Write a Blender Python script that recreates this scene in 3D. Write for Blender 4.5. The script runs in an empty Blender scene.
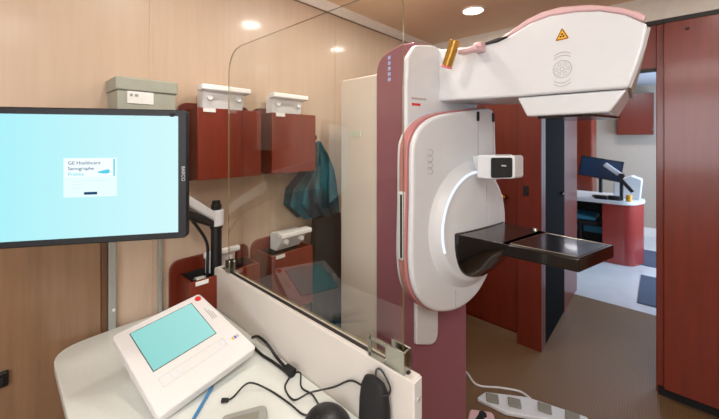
import bpy, bmesh, math, random
from mathutils import Vector, Matrix
random.seed(4)
PI = math.pi
SC = bpy.context.scene
COL = SC.collection

# ------------------------------------------------------------ camera
cam_data = bpy.data.cameras.new('camera')
cam = bpy.data.objects.new('camera', cam_data)
COL.objects.link(cam)
cam.location = (0, 0, 1.45)
cam.rotation_euler = (PI/2, 0, math.radians(42.4))
cam_data.sensor_width = 36
cam_data.lens = 36*330/719
cam_data.shift_y = -69.5/719
cam_data.clip_start = 0.02
cam_data.dof.use_dof = True
cam_data.dof.focus_distance = 1.25
cam_data.dof.aperture_fstop = 3.2
SC.camera = cam

# ------------------------------------------------------------ world, exposure
w = bpy.data.worlds.new('world'); SC.world = w; w.use_nodes = True
w.node_tree.nodes['Background'].inputs[0].default_value = (0.8, 0.85, 1, 1)
w.node_tree.nodes['Background'].inputs[1].default_value = 0.3
SC.view_settings.view_transform = 'Standard'
SC.view_settings.look = 'None'
SC.view_settings.exposure = 0.12
SC.view_settings.gamma = 1
SC.view_settings.use_curve_mapping = False

CEIL = 2.28
def area(name, loc, rot, size, power, col, size_y=None, disk=False):
    l = bpy.data.lights.new(name, 'AREA'); l.energy = power; l.color = col
    l.shape = 'DISK' if disk else ('RECTANGLE' if size_y else 'SQUARE')
    l.size = size
    if size_y: l.size_y = size_y
    o = bpy.data.objects.new(name, l); COL.objects.link(o)
    o.location = loc; o.rotation_euler = rot
    return o
WARM = (1.0, 0.93, 0.85)
DOWN = [(-.885, 2.045, 5), (-.885, 1.20, 6), (-.885, .42, 4), (.35, 2.0, 3)]
PANEL = (.02, .92, -1.15, .20)      # light panel in the ceiling behind the camera, x0 x1 y0 y1
for i, (x, y, e) in enumerate(DOWN):
    area('downlight_lamp', (x, y, CEIL-.02), (0, 0, 0), .12, e, WARM, disk=True)
area('panel_lamp', ((PANEL[0]+PANEL[1])/2, (PANEL[2]+PANEL[3])/2, CEIL-.03), (0, 0, 0),   .88, 26, (1.0, .985, .965), size_y=1.3)
# unseen fill light added behind the camera to brighten ceiling and back wall
area('rear_fill_light', (.35, -1.60, 1.55), (PI/2, 0, 0), 1.1, 26, (.93, .96, 1.0), size_y=1.0)
# daylight in the reception area, coming through its side window
area('daylight', (.93, 5.0, 1.35), (0, PI/2, 0), 1.5, 64, (.55, .74, 1.0), size_y=1.7)
area('reception_lamp', (-.3, 5.5, CEIL-.03), (0, 0, 0), .3, 10, (.95, .95, 1.0), disk=True)

# ------------------------------------------------------------ materials
def new_mat(name):
    m = bpy.data.materials.new(name); m.use_nodes = True
    return m, m.node_tree.nodes, m.node_tree.links, m.node_tree.nodes['Principled BSDF']
def lin(c):
    return tuple(((v/255)/12.92 if v/255 <= .04045 else ((v/255+.055)/1.055)**2.4) for v in c) + (1,)
def plain(name, rgb, rough=.5, metal=0, coat=0, noise=.04, scale=30, emit=0, bump=0):
    m, n, l, b = new_mat(name)
    c = lin(rgb)
    b.inputs['Roughness'].default_value = rough
    b.inputs['Metallic'].default_value = metal
    b.inputs['Coat Weight'].default_value = coat
    tc = n.new('ShaderNodeTexCoord'); t = n.new('ShaderNodeTexNoise'); t.inputs['Scale'].default_value = scale
    l.new(tc.outputs['Object'], t.inputs['Vector'])
    r = n.new('ShaderNodeValToRGB')
    r.color_ramp.elements[0].position = .3; r.color_ramp.elements[1].position = .7
    r.color_ramp.elements[0].color = tuple(v*(1-noise) for v in c[:3]) + (1,)
    r.color_ramp.elements[1].color = tuple(min(1, v*(1+noise)) for v in c[:3]) + (1,)
    l.new(t.outputs['Fac'], r.inputs['Fac']); l.new(r.outputs['Color'], b.inputs['Base Color'])
    if emit:
        b.inputs['Emission Color'].default_value = c; b.inputs['Emission Strength'].default_value = emit
    if bump:
        bp = n.new('ShaderNodeBump'); bp.inputs['Strength'].default_value = bump; bp.inputs['Distance'].default_value = .002
        l.new(t.outputs['Fac'], bp.inputs['Height']); l.new(bp.outputs['Normal'], b.inputs['Normal'])
    return m
def wood(name, c0, c1, rough=.3, coat=.5, stretch=(14, 14, 1.2)):
    m, n, l, b = new_mat(name)
    tc = n.new('ShaderNodeTexCoord'); mp = n.new('ShaderNodeMapping')
    mp.inputs['Scale'].default_value = stretch
    t = n.new('ShaderNodeTexNoise'); t.inputs['Scale'].default_value = 3; t.inputs['Detail'].default_value = 7; t.inputs['Roughness'].default_value = .65
    l.new(tc.outputs['Object'], mp.inputs['Vector']); l.new(mp.outputs['Vector'], t.inputs['Vector'])
    r = n.new('ShaderNodeValToRGB'); r.color_ramp.elements[0].position = .3; r.color_ramp.elements[1].position = .7
    r.color_ramp.elements[0].color = lin(c0); r.color_ramp.elements[1].color = lin(c1)
    l.new(t.outputs['Fac'], r.inputs['Fac']); l.new(r.outputs['Color'], b.inputs['Base Color'])
    b.inputs['Roughness'].default_value = rough; b.inputs['Coat Weight'].default_value = coat; b.inputs['Coat Roughness'].default_value = .12
    return m
M = {}
M['wall'] = wood('wall_laminate', (192, 169, 146), (200, 178, 156), .42, .2, (10, 10, .6))
M['ceiling'] = wood('ceiling_laminate', (234, 205, 174), (240, 212, 184), .5, .05, (.6, 10, 10))
M['ceiling_pale'] = plain('ceiling_pale', (200, 205, 212), .5)
M['greige'] = plain('greige_wall', (184, 168, 150), .6)
M['whitewall'] = plain('white_wall_band', (222, 216, 206), .6)
M['coving'] = plain('cream_coving', (244, 238, 228), .5)
M['cherry'] = wood('cherry_wood', (106, 31, 8), (124, 40, 12), .36, .25, (9, 9, .9))
M['cherry_dark'] = wood('dark_cherry_wood', (94, 27, 8), (110, 35, 12), .36, .15, (9, 9, .9))
M['black'] = plain('black_plastic', (18, 18, 20), .4)
M['blackgloss'] = plain('gloss_black_carbon', (14, 12, 11), .2, 0, .35)
M['matteblack'] = plain('matte_black', (12, 12, 14), .75)
M['blackdoor'] = plain('black_door_laminate', (9, 8, 8), .9)
M['blackdoor'].node_tree.nodes['Principled BSDF'].inputs['Specular IOR Level'].default_value = .1
M['white'] = plain('white_enamel', (214, 217, 220), .32, 0, .25, .01)
M['whiteplastic'] = plain('white_plastic', (216, 215, 214), .4, 0, 0, .01)
M['holderwhite'] = plain('bright_white_plastic', (236, 236, 234), .4, 0, 0, .01)
M['laminate'] = plain('white_desk_laminate', (214, 218, 212), .3, 0, .2, .02, 90)
M['partition'] = plain('partition_laminate', (206, 200, 192), .5, 0, 0, .015, 12)
M['mauve'] = plain('mauve_enamel', (146, 92, 104), .35, 0, .3, .02)
M['pink'] = plain('pink_enamel', (212, 174, 176), .35, 0, .3, .02)
M['pink_deep'] = plain('dusty_rose_enamel', (186, 122, 124), .35, 0, .3, .02)
M['emboss'] = plain('embossed_outline', (178, 174, 170), .5)
M['rosepink'] = plain('rose_pink_plastic', (226, 120, 130), .4)
M['gold'] = plain('brushed_gold', (182, 140, 66), .36, .8, 0, .15, 60)
M['silver'] = plain('brushed_silver', (176, 176, 166), .25, 1)
M['grey'] = plain('grey_plastic', (150, 152, 146), .5)
M['sage'] = plain('sage_grey_paint', (158, 160, 146), .55)
M['lightgrey'] = plain('light_grey_print', (176, 172, 170), .6)
M['darkgroove'] = plain('dark_rubber', (38, 34, 32), .6)
M['red'] = plain('red_button', (205, 45, 40), .4)
M['yellow'] = plain('yellow_label', (238, 170, 40), .5)
M['blue'] = plain('blue_print', (70, 90, 190), .5)
M['penblue'] = plain('blue_pen', (60, 130, 185), .35)
M['palelabel'] = plain('pale_green_label', (214, 226, 205), .5)
M['paleblue'] = plain('pale_blue_squares', (170, 190, 240), .5)
M['paper'] = plain('paper', (225, 226, 222), .7)
M['padgrey'] = plain('pedal_pad', (132, 130, 118), .6)
M['mat'] = plain('blue_black_mat', (74, 82, 100), .9, 0, 0, .2, 90)
M['threshold'] = plain('wood_kickboard', (120, 92, 66), .5)
M['navy'] = plain('screen_off', (40, 62, 92), .25)
M['teal'] = plain('teal_plastic', (30, 120, 150), .5)
M['mon_bezel'] = plain('monitor_bezel', (8, 12, 20), .55)
M['mon_text'] = plain('silver_print', (190, 195, 205), .5)
M['brass'] = plain('brass', (170, 120, 60), .25, 1)
def emission(name, rgb, s):
    m, n, l, b = new_mat(name); n.remove(b)
    e = n.new('ShaderNodeEmission'); e.inputs[0].default_value = lin(rgb); e.inputs[1].default_value = s
    l.new(e.outputs[0], n['Material Output'].inputs[0]); return m
M['lamp'] = emission('lamp_glow', (255, 246, 228), 7)
M['panel_glow'] = emission('panel_glow', (255, 248, 238), 2.2)
M['fill_glow'] = emission('fill_pane_glow', (225, 235, 255), 1.2)  # glow of the pane added with the rear fill
M['ring'] = emission('light_ring_glow', (235, 240, 255), 1.05)
M['scr_white'] = emission('screen_white', (240, 252, 255), 1.0)
M['scr_white2'] = emission('screen_white_low', (228, 250, 252), 1.0)
M['scr_navy'] = emission('screen_navy', (30, 70, 110), 1.0)
M['scr_cyan'] = emission('screen_cyan', (90, 205, 230), 1.0)
M['scr_grey'] = emission('screen_grey', (190, 220, 226), 1.0)
def screen(name, c0, c1, axis=0, span=.43):
    m, n, l, b = new_mat(name); n.remove(b)
    tc = n.new('ShaderNodeTexCoord'); sp = n.new('ShaderNodeSeparateXYZ'); mr = n.new('ShaderNodeMapRange')
    mr.inputs['From Min'].default_value = -span/2; mr.inputs['From Max'].default_value = span/2
    l.new(tc.outputs['Object'], sp.inputs[0]); l.new(sp.outputs[axis], mr.inputs['Value'])
    r = n.new('ShaderNodeValToRGB'); r.color_ramp.elements[0].color = lin(c0); r.color_ramp.elements[1].color = lin(c1)
    l.new(mr.outputs[0], r.inputs[0])
    e = n.new('ShaderNodeEmission'); l.new(r.outputs[0], e.inputs[0]); e.inputs[1].default_value = .95
    l.new(e.outputs[0], n['Material Output'].inputs[0]); return m
M['mon_screen'] = screen('monitor_screen', (172, 240, 248), (210, 247, 250))
M['tab_screen'] = screen('tablet_screen', (150, 216, 210), (168, 226, 222), 0, .18)
# ribbed brown floor
m, n, l, b = new_mat('ribbed_floor')
tc = n.new('ShaderNodeTexCoord'); wv = n.new('ShaderNodeTexWave'); wv.bands_direction = 'X'; wv.inputs['Scale'].default_value = 26
l.new(tc.outputs['Object'], wv.inputs['Vector'])
ns = n.new('ShaderNodeTexNoise'); ns.inputs['Scale'].default_value = 3; l.new(tc.outputs['Object'], ns.inputs['Vector'])
mx = n.new('ShaderNodeMix'); mx.data_type = 'RGBA'; mx.inputs[6].default_value = lin((110, 84, 58)); mx.inputs[7].default_value = lin((124, 96, 67))
l.new(wv.outputs['Fac'], mx.inputs[0])
mx2 = n.new('ShaderNodeMix'); mx2.data_type = 'RGBA'; mx2.blend_type = 'MULTIPLY'; mx2.inputs[0].default_value = .35
l.new(mx.outputs[2], mx2.inputs[6]); l.new(ns.outputs['Color'], mx2.inputs[7]); mx2.inputs[0].default_value = .15
l.new(mx2.outputs[2], b.inputs['Base Color'])
bp = n.new('ShaderNodeBump'); bp.inputs['Strength'].default_value = .3; bp.inputs['Distance'].default_value = .0015
l.new(wv.outputs['Fac'], bp.inputs['Height']); l.new(bp.outputs['Normal'], b.inputs['Normal']); b.inputs['Roughness'].default_value = .45
M['floor'] = m
M['floor_light'] = plain('pale_vinyl_floor', (205, 205, 205), .3, 0, .1, .04, 8)
# clear acrylic: thin sheet with real reflections
m, n, l, b = new_mat('clear_glass'); n.remove(b)
tr = n.new('ShaderNodeBsdfTransparent'); tr.inputs[0].default_value = (.975, .985, .975, 1)
gl = n.new('ShaderNodeBsdfGlossy'); gl.inputs['Roughness'].default_value = 0.0
fr = n.new('ShaderNodeFresnel'); fr.inputs[0].default_value = 1.45
geo = n.new('ShaderNodeNewGeometry'); inv = n.new('ShaderNodeMath'); inv.operation = 'SUBTRACT'; inv.inputs[0].default_value = 1
l.new(geo.outputs['Backfacing'], inv.inputs[1])
mul = n.new('ShaderNodeMath'); mul.operation = 'MULTIPLY'; l.new(fr.outputs[0], mul.inputs[0]); l.new(inv.outputs[0], mul.inputs[1])
dbl = n.new('ShaderNodeMath'); dbl.operation = 'MULTIPLY'; dbl.inputs[1].default_value = 1.8; dbl.use_clamp = True; l.new(mul.outputs[0], dbl.inputs[0])
ms = n.new('ShaderNodeMixShader'); l.new(dbl.outputs[0], ms.inputs[0]); l.new(tr.outputs[0], ms.inputs[1]); l.new(gl.outputs[0], ms.inputs[2])
l.new(ms.outputs[0], n['Material Output'].inputs[0]); M['glass'] = m
M['glass_edge'] = plain('green_glass_edge', (128, 122, 76), .15, 0, .5)
_n = M['glass_edge'].node_tree; _b = _n.nodes['Principled BSDF']; _t = _n.nodes.new('ShaderNodeBsdfTransparent'); _m = _n.nodes.new('ShaderNodeMixShader')
_m.inputs[0].default_value = .7; _n.links.new(_t.outputs[0], _m.inputs[1]); _n.links.new(_b.outputs[0], _m.inputs[2]); _n.links.new(_m.outputs[0], _n.nodes['Material Output'].inputs[0])
# surgical gown cloth
m, n, l, b = new_mat('teal_cloth')
tc = n.new('ShaderNodeTexCoord'); t = n.new('ShaderNodeTexNoise'); t.inputs['Scale'].default_value = 14; t.inputs['Detail'].default_value = 4
mp = n.new('ShaderNodeMapping'); mp.inputs['Scale'].default_value = (1, 1, .35)
l.new(tc.outputs['Object'], mp.inputs[0]); l.new(mp.outputs[0], t.inputs['Vector'])
r = n.new('ShaderNodeValToRGB'); r.color_ramp.elements[0].color = lin((6, 26, 50)); r.color_ramp.elements[0].position = .35
r.color_ramp.elements[1].color = lin((12, 84, 98)); r.color_ramp.elements[1].position = .62
e = r.color_ramp.elements.new(.5); e.color = lin((8, 52, 56))
l.new(t.outputs['Fac'], r.inputs[0]); l.new(r.outputs[0], b.inputs['Base Color']); b.inputs['Roughness'].default_value = .7
M['tealcloth'] = m
M['blackcloth'] = plain('black_cloth', (16, 20, 24), .85, 0, 0, .3, 20)

# ------------------------------------------------------------ geometry helpers
def NB(): return bmesh.new()
def box(bm, x0, x1, y0, y1, z0, z1):
    v = [bm.verts.new(p) for p in [(x0,y0,z0),(x1,y0,z0),(x1,y1,z0),(x0,y1,z0),(x0,y0,z1),(x1,y0,z1),(x1,y1,z1),(x0,y1,z1)]]
    for f in [(3,2,1,0),(4,5,6,7),(0,1,5,4),(1,2,6,5),(2,3,7,6),(3,0,4,7)]: bm.faces.new([v[i] for i in f])
    return bm
def P3(a, b, c, ax): return {'x': (c, a, b), 'y': (a, c, b), 'z': (a, b, c)}[ax]
def prism(bm, pts, ax, c0, c1):
    lo = [bm.verts.new(P3(a, b, c0, ax)) for a, b in pts]; hi = [bm.verts.new(P3(a, b, c1, ax)) for a, b in pts]
    n = len(pts)
    bm.faces.new(lo); bm.faces.new(hi[::-1])
    for i in range(n): bm.faces.new([lo[i], hi[i], hi[(i+1) % n], lo[(i+1) % n]])
    bmesh.ops.recalc_face_normals(bm, faces=bm.faces[:])
    return bm
def rounded(pts, k=6):            # pts: (a, b, radius)
    out = []
    n = len(pts)
    for i in range(n):
        p = Vector(pts[i][:2]); r = pts[i][2] if len(pts[i]) > 2 else 0
        if r <= 0: out.append(tuple(p)); continue
        a = Vector(pts[i-1][:2]) - p; b = Vector(pts[(i+1) % n][:2]) - p
        ang = a.angle(b); d = min(r/math.tan(ang/2), a.length*.49, b.length*.49)
        s = p + a.normalized()*d; e = p + b.normalized()*d
        for j in range(k+1):
            t = j/k
            out.append(tuple(s*(1-t)**2 + p*2*t*(1-t) + e*t*t))
    return out
def smooth_closed(pts, k=4):      # Catmull-Rom through 2-D points
    n = len(pts); out = []
    for i in range(n):
        p0, p1, p2, p3 = [Vector(pts[(i+j-1) % n]) for j in range(4)]
        for q in range(k):
            t = q/k
            out.append(tuple(.5*((2*p1)+(p2-p0)*t+(2*p0-5*p1+4*p2-p3)*t*t+(3*p1-p0-3*p2+p3)*t**3)))
    return out
def frame_of(d):
    d = d.normalized(); u = Vector((0,0,1)) if abs(d.z) < .9 else Vector((1,0,0))
    a = d.cross(u).normalized(); return a, d.cross(a).normalized()
def cyl(bm, p0, p1, r0, r1=None, n=24, cap=True):
    p0, p1 = Vector(p0), Vector(p1); r1 = r0 if r1 is None else r1
    a, b = frame_of(p1-p0)
    A = [bm.verts.new(p0+(a*math.cos(2*PI*i/n)+b*math.sin(2*PI*i/n))*r0) for i in range(n)]
    B = [bm.verts.new(p1+(a*math.cos(2*PI*i/n)+b*math.sin(2*PI*i/n))*r1) for i in range(n)]
    for i in range(n): bm.faces.new([A[i], A[(i+1) % n], B[(i+1) % n], B[i]])
    if cap: bm.faces.new(A[::-1]); bm.faces.new(B)
    bmesh.ops.recalc_face_normals(bm, faces=bm.faces[:])
    return bm
def spline(pts, k=6):
    pts = [Vector(p) for p in pts]; P = [pts[0]*2-pts[1]]+pts+[pts[-1]*2-pts[-2]]; out = []
    for i in range(1, len(P)-2):
        p0, p1, p2, p3 = P[i-1:i+3]
        for q in range(k):
            t = q/k
            out.append(.5*((2*p1)+(p2-p0)*t+(2*p0-5*p1+4*p2-p3)*t*t+(3*p1-p0-3*p2+p3)*t**3))
    return out+[pts[-1]]
def tube(bm, pts, r, n=8, k=6, closed=False):
    path = spline(pts, k) if k else [Vector(p) for p in pts]
    rings = []; a = None; N = len(path)
    for i, p in enumerate(path):
        if closed: d = path[(i+1) % N]-path[i-1]
        else: d = path[min(i+1, N-1)]-path[max(i-1, 0)]
        d.normalize()
        if a is None: a, b = frame_of(d)
        else:
            a = (a-d*a.dot(d)).normalized(); b = d.cross(a)
        rings.append([bm.verts.new(p+(a*math.cos(2*PI*j/n)+b*math.sin(2*PI*j/n))*r) for j in range(n)])
    for i in range(N if closed else N-1):
        A, B = rings[i], rings[(i+1) % N]
        for j in range(n): bm.faces.new([A[j], A[(j+1) % n], B[(j+1) % n], B[j]])
    if not closed: bm.faces.new(rings[0][::-1]); bm.faces.new(rings[-1])
    bmesh.ops.recalc_face_normals(bm, faces=bm.faces[:])
    return bm
def loft(bm, loops):
    R = [[bm.verts.new(p) for p in lp] for lp in loops]; n = len(R[0])
    for A, B in zip(R, R[1:]):
        for j in range(n): bm.faces.new([A[j], A[(j+1) % n], B[(j+1) % n], B[j]])
    bm.faces.new(R[0][::-1]); bm.faces.new(R[-1])
    bmesh.ops.recalc_face_normals(bm, faces=bm.faces[:])
    return bm
WM = {}
def thing(name, label, cat, loc=(0,0,0), rotz=0, group=None, mat=None):
    o = bpy.data.objects.new(name, None); COL.objects.link(o); o.empty_display_size = .1
    mw = mat if mat is not None else Matrix.Translation(loc) @ Matrix.Rotation(rotz, 4, 'Z')
    o.matrix_world = mw; WM[o.name] = mw.copy()
    o['label'] = label; o['category'] = cat
    if group: o['group'] = group
    return o
def obj(name, bm, m, parent=None, bevel=0, local=False, seg=3, ang=35, label=None):
    me = bpy.data.meshes.new(name)
    mw = WM[parent.name] if parent else Matrix.Identity(4)
    if parent and not local: bm.transform(mw.inverted())
    bm.to_mesh(me); bm.free()
    for p in me.polygons: p.use_smooth = True
    me.set_sharp_from_angle(angle=math.radians(ang))
    ms = m if isinstance(m, (list, tuple)) else [m]
    for q in ms: me.materials.append(M[q] if isinstance(q, str) else q)
    o = bpy.data.objects.new(name, me); COL.objects.link(o)
    if parent: o.parent = parent
    WM[o.name] = mw
    if bevel:
        b = o.modifiers.new('bevel', 'BEVEL'); b.width = bevel; b.segments = seg; b.limit_method = 'ANGLE'; b.angle_limit = math.radians(40)
    if label: o['label'] = label
    return o
def tag(o, label, cat, group=None):
    o['label'] = label; o['category'] = cat
    if group: o['group'] = group
    return o
def struct(name, bm, m, bevel=0, parent=None):
    o = obj(name, bm, m, parent, bevel)
    if not parent: o['kind'] = 'structure'
    return o
def text_bm(s, size, depth=.0006, align='LEFT'):
    c = bpy.data.curves.new('txt', 'FONT'); c.body = s; c.size = size; c.extrude = depth; c.align_x = align
    t = bpy.data.objects.new('txt', c); COL.objects.link(t)
    dg = bpy.context.evaluated_depsgraph_get(); me = bpy.data.meshes.new_from_object(t.evaluated_get(dg))
    bm = bmesh.new(); bm.from_mesh(me)
    bpy.data.objects.remove(t); bpy.data.curves.remove(c); bpy.data.meshes.remove(me)
    return bm
def B(*a): return box(NB(), *a)

# ============================================================ the setting
XL, XR, YB, YF, YW = -1.51, 1.05, -1.7, 6.6, 2.55
bm = NB(); box(bm, XL-.08, XL, YB, YW+.06, 0, CEIL)
struct('wall_left', bm, 'wall')
struct('wall_right', B(XR, XR+.08, YB, YW+.06, 0, CEIL), 'wall')
struct('wall_back', B(XL-.08, XR+.08, YB-.08, YB, 0, CEIL), 'wall')
struct('floor', B(XL, XR, YB, 3.66, -.05, 0), 'floor')
struct('floor_reception', B(XL, XR, 3.66, YF, -.05, .001), 'floor_light')
struct('ceiling', B(XL-.08, XR+.08, YB-.08, YW+.06, CEIL, CEIL+.05), 'ceiling')
struct('ceiling_reception', B(XL-.08, XR+.08, YW+.06, YF+.08, CEIL, CEIL+.05), 'ceiling_pale')
struct('wall_front', B(XL-.08, XR+.08, YF, YF+.08, 0, CEIL), 'greige')
struct('wall_left_reception', B(XL-.08, XL, YW+.06, YF, 0, CEIL), 'greige')
struct('wall_right_reception', B(XR, XR+.08, YW+.06, YF, 0, CEIL), 'greige')
struct('baseboard_front', B(XL, XR, YF-.015, YF, .001, .13), 'coving')
M['brownpanel'] = wood('brown_wall_sheet', (122, 94, 70), (142, 112, 86), .3, .3, (9, 9, .5))
struct('trim_10', B(XL, XL+.006, -1.6, .252, .0, 1.16), 'brownpanel', .002)  # thin sheet, browner than the rest of the left wall
struct('trim_11', B(XL, XL+.012, .253, .270, .0, 1.16), plain('dark_brown_edge', (96, 66, 44), .4), .002)
wn = struct('fill_window', B(-.27, .97, YB, YB+.03, .98, 2.12), 'coving')  # window shape added out of view to go with the fill light
bm = NB(); box(bm, -.22, .92, YB+.03, YB+.034, 1.03, 2.07); obj('fill_pane', bm, 'fill_glow', wn)  # glowing sheet, part of the added fill
# seams of the wall panels
for i, y in enumerate((-.6, .413, 1.43)):
    bm = NB(); box(bm, XL, XL+.0025, y-.006, y+.006, 0, 2.24); struct('trim_%d' % (i+1), bm, 'wall', .001)
# coving along the ceiling
prof = rounded([(XL, 2.236), (XL+.010, 2.234, .003), (XL+.040, 2.262, .006), (XL+.042, CEIL), (XL, CEIL)])
struct('trim_4', prism(NB(), prof, 'y', YB, YW), 'coving')
struct('trim_5', B(XL, XL+.004, YB, YW, 2.229, 2.2335), 'threshold')
# cross wall: white band over cherry panels with a doorway between x=-.59 and x=-.02
bm = NB(); box(bm, XL, XR, YW, YW+.05, 2.135, CEIL)
struct('wall_cross_upper', bm, 'whitewall')
struct('wall_cross_left', B(XL, -.60, YW, YW+.05, 0, 2.11), 'cherry_dark')
struct('wall_cross_right', B(-.02, XR, YW+.02, YW+.05, 0, 2.11), 'cherry')
struct('wall_cross_header', B(-.60, -.02, YW, YW+.05, 1.865, 2.11), 'cherry')
struct('trim_6', B(XL, XR, YW-.012, YW+.05, 2.11, 2.135), 'darkgroove')
struct('trim_7', B(-.60, -.02, YW-.005, YW+.055, 1.85, 1.865), 'darkgroove')
# passage side wall behind the doorway
struct('wall_passage', B(-.66, -.60, 3.22, 3.78, 0, CEIL), 'cherry')
d = struct('door_2', B(-.645, -.60, YW+.055, 3.21, .01, 1.85), 'blackdoor', .003)
bm = NB(); cyl(bm, (-.60, 3.10, 1.02), (-.575, 3.10, 1.02), .012); cyl(bm, (-.575, 3.10, 1.02), (-.575, 3.0, 1.02), .008)
obj('door_handle', bm, 'black', d)
# plain cherry door left of the doorway, its fixed pilaster and kickboard
dr = struct('door_1', B(-1.02, -.762, YW-.022, YW, .06, 2.10), 'cherry_dark', .003)
bm = NB(); cyl(bm, (-.852, YW-.022, 1.03), (-.852, YW-.028, 1.03), .026); cyl(bm, (-.852, YW-.028, 1.03), (-.852, YW-.05, 1.03), .011)
s = bmesh.ops.create_uvsphere(bm, u_segments=20, v_segments=12, radius=.025, matrix=Matrix.Translation((-.852, YW-.066, 1.03)))
obj('door_knob', bm, 'brass', dr)
struct('trim_8', B(-1.5, -.762, YW-.03, YW-.0221, 0, .055), 'threshold')
pil = struct('trim_9', B(-.758, -.60, YW-.055, YW-.001, .0, 2.10), 'cherry_dark', .004)
bm = NB(); box(bm, -.715, -.68, YW-.060, YW-.055, 1.06, 1.13); obj('strike_plate', bm, 'black', pil, .002)

# ============================================================ ceiling lights
for i, (x, y, e) in enumerate(DOWN):
    lab = {0: 'round white recessed ceiling light above the white machine arm'}.get(i, 'round recessed ceiling light, one of those out of frame overhead')
    t = thing('ceiling_light', lab, 'ceiling light', (x, y, CEIL), group='recessed ceiling lights')
    bm = NB(); path = [(x+.066*math.cos(a*PI/16), y+.066*math.sin(a*PI/16), CEIL-.004) for a in range(32)]
    tube(bm, path, .006, 8, 0, True); obj('trim_ring', bm, 'coving', t)
    bm = NB(); cyl(bm, (x, y, CEIL-.006), (x, y, CEIL), .062, .064, 32); obj('diffuser', bm, 'lamp', t)

t = thing('light_panel', 'large rectangular ceiling light panel, out of frame above and behind the camera', 'ceiling light', (.47, -.5, CEIL))
bm = NB(); x0, x1, y0, y1 = PANEL
box(bm, x0-.03, x0, y0-.03, y1+.03, CEIL-.022, CEIL); box(bm, x1, x1+.03, y0-.03, y1+.03, CEIL-.022, CEIL); box(bm, x0, x1, y0-.03, y0, CEIL-.022, CEIL); box(bm, x0, x1, y1, y1+.03, CEIL-.022, CEIL)
obj('frame', bm, 'coving', t)
obj('diffuser', B(x0, x1, y0, y1, CEIL-.012, CEIL), 'panel_glow', t)

# ============================================================ tall cherry cabinet right of the doorway
t = thing('tall_cabinet', 'large glossy cherry wood cabinet right of the doorway', 'cabinet', (.4, 2.5, 0))
obj('carcass', B(-.018, XR-.01, YW-.02, YW+.015, .06, 2.105), 'cherry', t, .002)
obj('door', B(.012, XR-.02, YW-.05, YW-.021, .062, 2.10), 'cherry', t, .003)
bm = NB(); cyl(bm, (.105, YW-.05, 2.05), (.105, YW-.056, 2.05), .009, .007, 16); obj('screw_cap', bm, 'darkgroove', t)
obj('plinth', B(-.01, XR-.02, YW-.01, YW+.015, 0, .06), 'matteblack', t)

# ============================================================ wall bins
def bin_(y0, y1, z0, z1, zp, label, group):
    t = thing('wall_bin', label, 'wall bin', (XL, (y0+y1)/2, z0), group=group)
    bp_ = rounded([(y0-.03, z0-.015, .015), (y1+.02, z0-.015, .015), (y1+.02, zp, .04), (y0-.03, zp, .05)])
    obj('back_board', prism(NB(), bp_, 'x', XL+.001, XL+.016), 'cherry_dark', t, .003)
    bm = NB(); x0, x1 = XL+.016, XL+.15
    box(bm, x0, x1, y0, y0+.012, z0, z1); box(bm, x0, x1, y1-.012, y1, z0, z1)
    box(bm, x0, x1-.012, y0+.012, y1-.012, z0, z0+.012)
    obj('box', bm, 'cherry_dark', t)
    obj('front_panel', B(x1-.012, x1+.002, y0-.001, y1+.001, z0-.002, z1+.001), 'cherry', t, .002)
    obj('liner', prism(NB(), [(x0+.0, z1-.08), (x0+.004, z1-.08), (x0+.004, z1-.002), (x0, z1-.002)], 'y', y0+.013, y1-.013), 'darkgroove', t)
    obj('label_strip', B(x1+.002, x1+.005, y0+.02, y0+.07, z1-.016, z1), 'paper', t)
    return t
bin_(.535, .815, 1.29, 1.58, 1.61, 'cherry wall bin in the upper row, just right of the big monitor', 'cherry wall bins')
bin_(.875, 1.14, 1.29, 1.58, 1.61, 'cherry wall bin in the upper row, nearer the hanging teal gown', 'cherry wall bins')
bin_(.506, .81, .60, .887, .945, 'cherry wall bin in the lower row, behind the monitor pole', 'cherry wall bins')
bin_(.875, 1.12, .60, .895, .95, 'cherry wall bin in the lower row, behind the glass with a white tray', 'cherry wall bins')

# papers in the lower left bin
bm = NB()
loops = []
for j in range(9):
    u = j/8; loops.append((u, .886+.03*math.sin(u*PI*.9)-.02*(u)))
va = [bm.verts.new((XL+.075+.05*u, .545, z)) for u, z in loops]; vb = [bm.verts.new((XL+.075+.05*u, .592, z-.004)) for u, z in loops]
for i in range(8): bm.faces.new([va[i], va[i+1], vb[i+1], vb[i]])
bmesh.ops.solidify(bm, geom=bm.faces[:], thickness=.004)
for v in bm.verts: v.co.z -= .02
tag(obj('paper_sheets', bm, 'paper'), 'curled white paper sheets sticking out of the lower left cherry bin', 'paper')

# white holders on the bins
def holder(y0, y1, z0, label, tilt=0, h=.10, k=1.0):
    t = thing('plastic_holder', label, 'holder', (XL+.02, (y0+y1)/2, z0), group='white plastic holders on the bins')
    xa = XL+.018
    X_ = lambda v: xa+(v-xa)*k
    prof = [(xa, z0), (xa+.055, z0), (xa+.075+tilt, z0+h*.72), (xa+.095+tilt, z0+h*.76), (xa+.095+tilt, z0+h), (xa+.06+tilt, z0+h), (xa+.045+tilt, z0+h*.9), (xa+.02, z0+h*.9), (xa, z0+h*.8)]
    prof = [(X_(a), b) for a, b in prof]
    bm = prism(NB(), prof, 'y', y0+.018, y1-.018)
    obj('body', bm, 'holderwhite', t, .004)
    rim = [(xa+.05+tilt, z0+h*.74), (xa+.102+tilt, z0+h*.78), (xa+.102+tilt, z0+h*1.02), (xa+.05+tilt, z0+h*1.02)]
    obj('rim', prism(NB(), [(X_(a), b) for a, b in rim], 'y', y0, y1), 'holderwhite', t, .006)
    for y in (y0+.045, y1-.045):
        bm = NB(); xb = X_(xa+.066+tilt)
        cyl(bm, (xb-.01, y, z0+h*.5), (xb+.012, y, z0+h*.5), .014, .012, 20)
        obj('boss', bm, 'holderwhite', t, .002)
    return t
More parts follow.
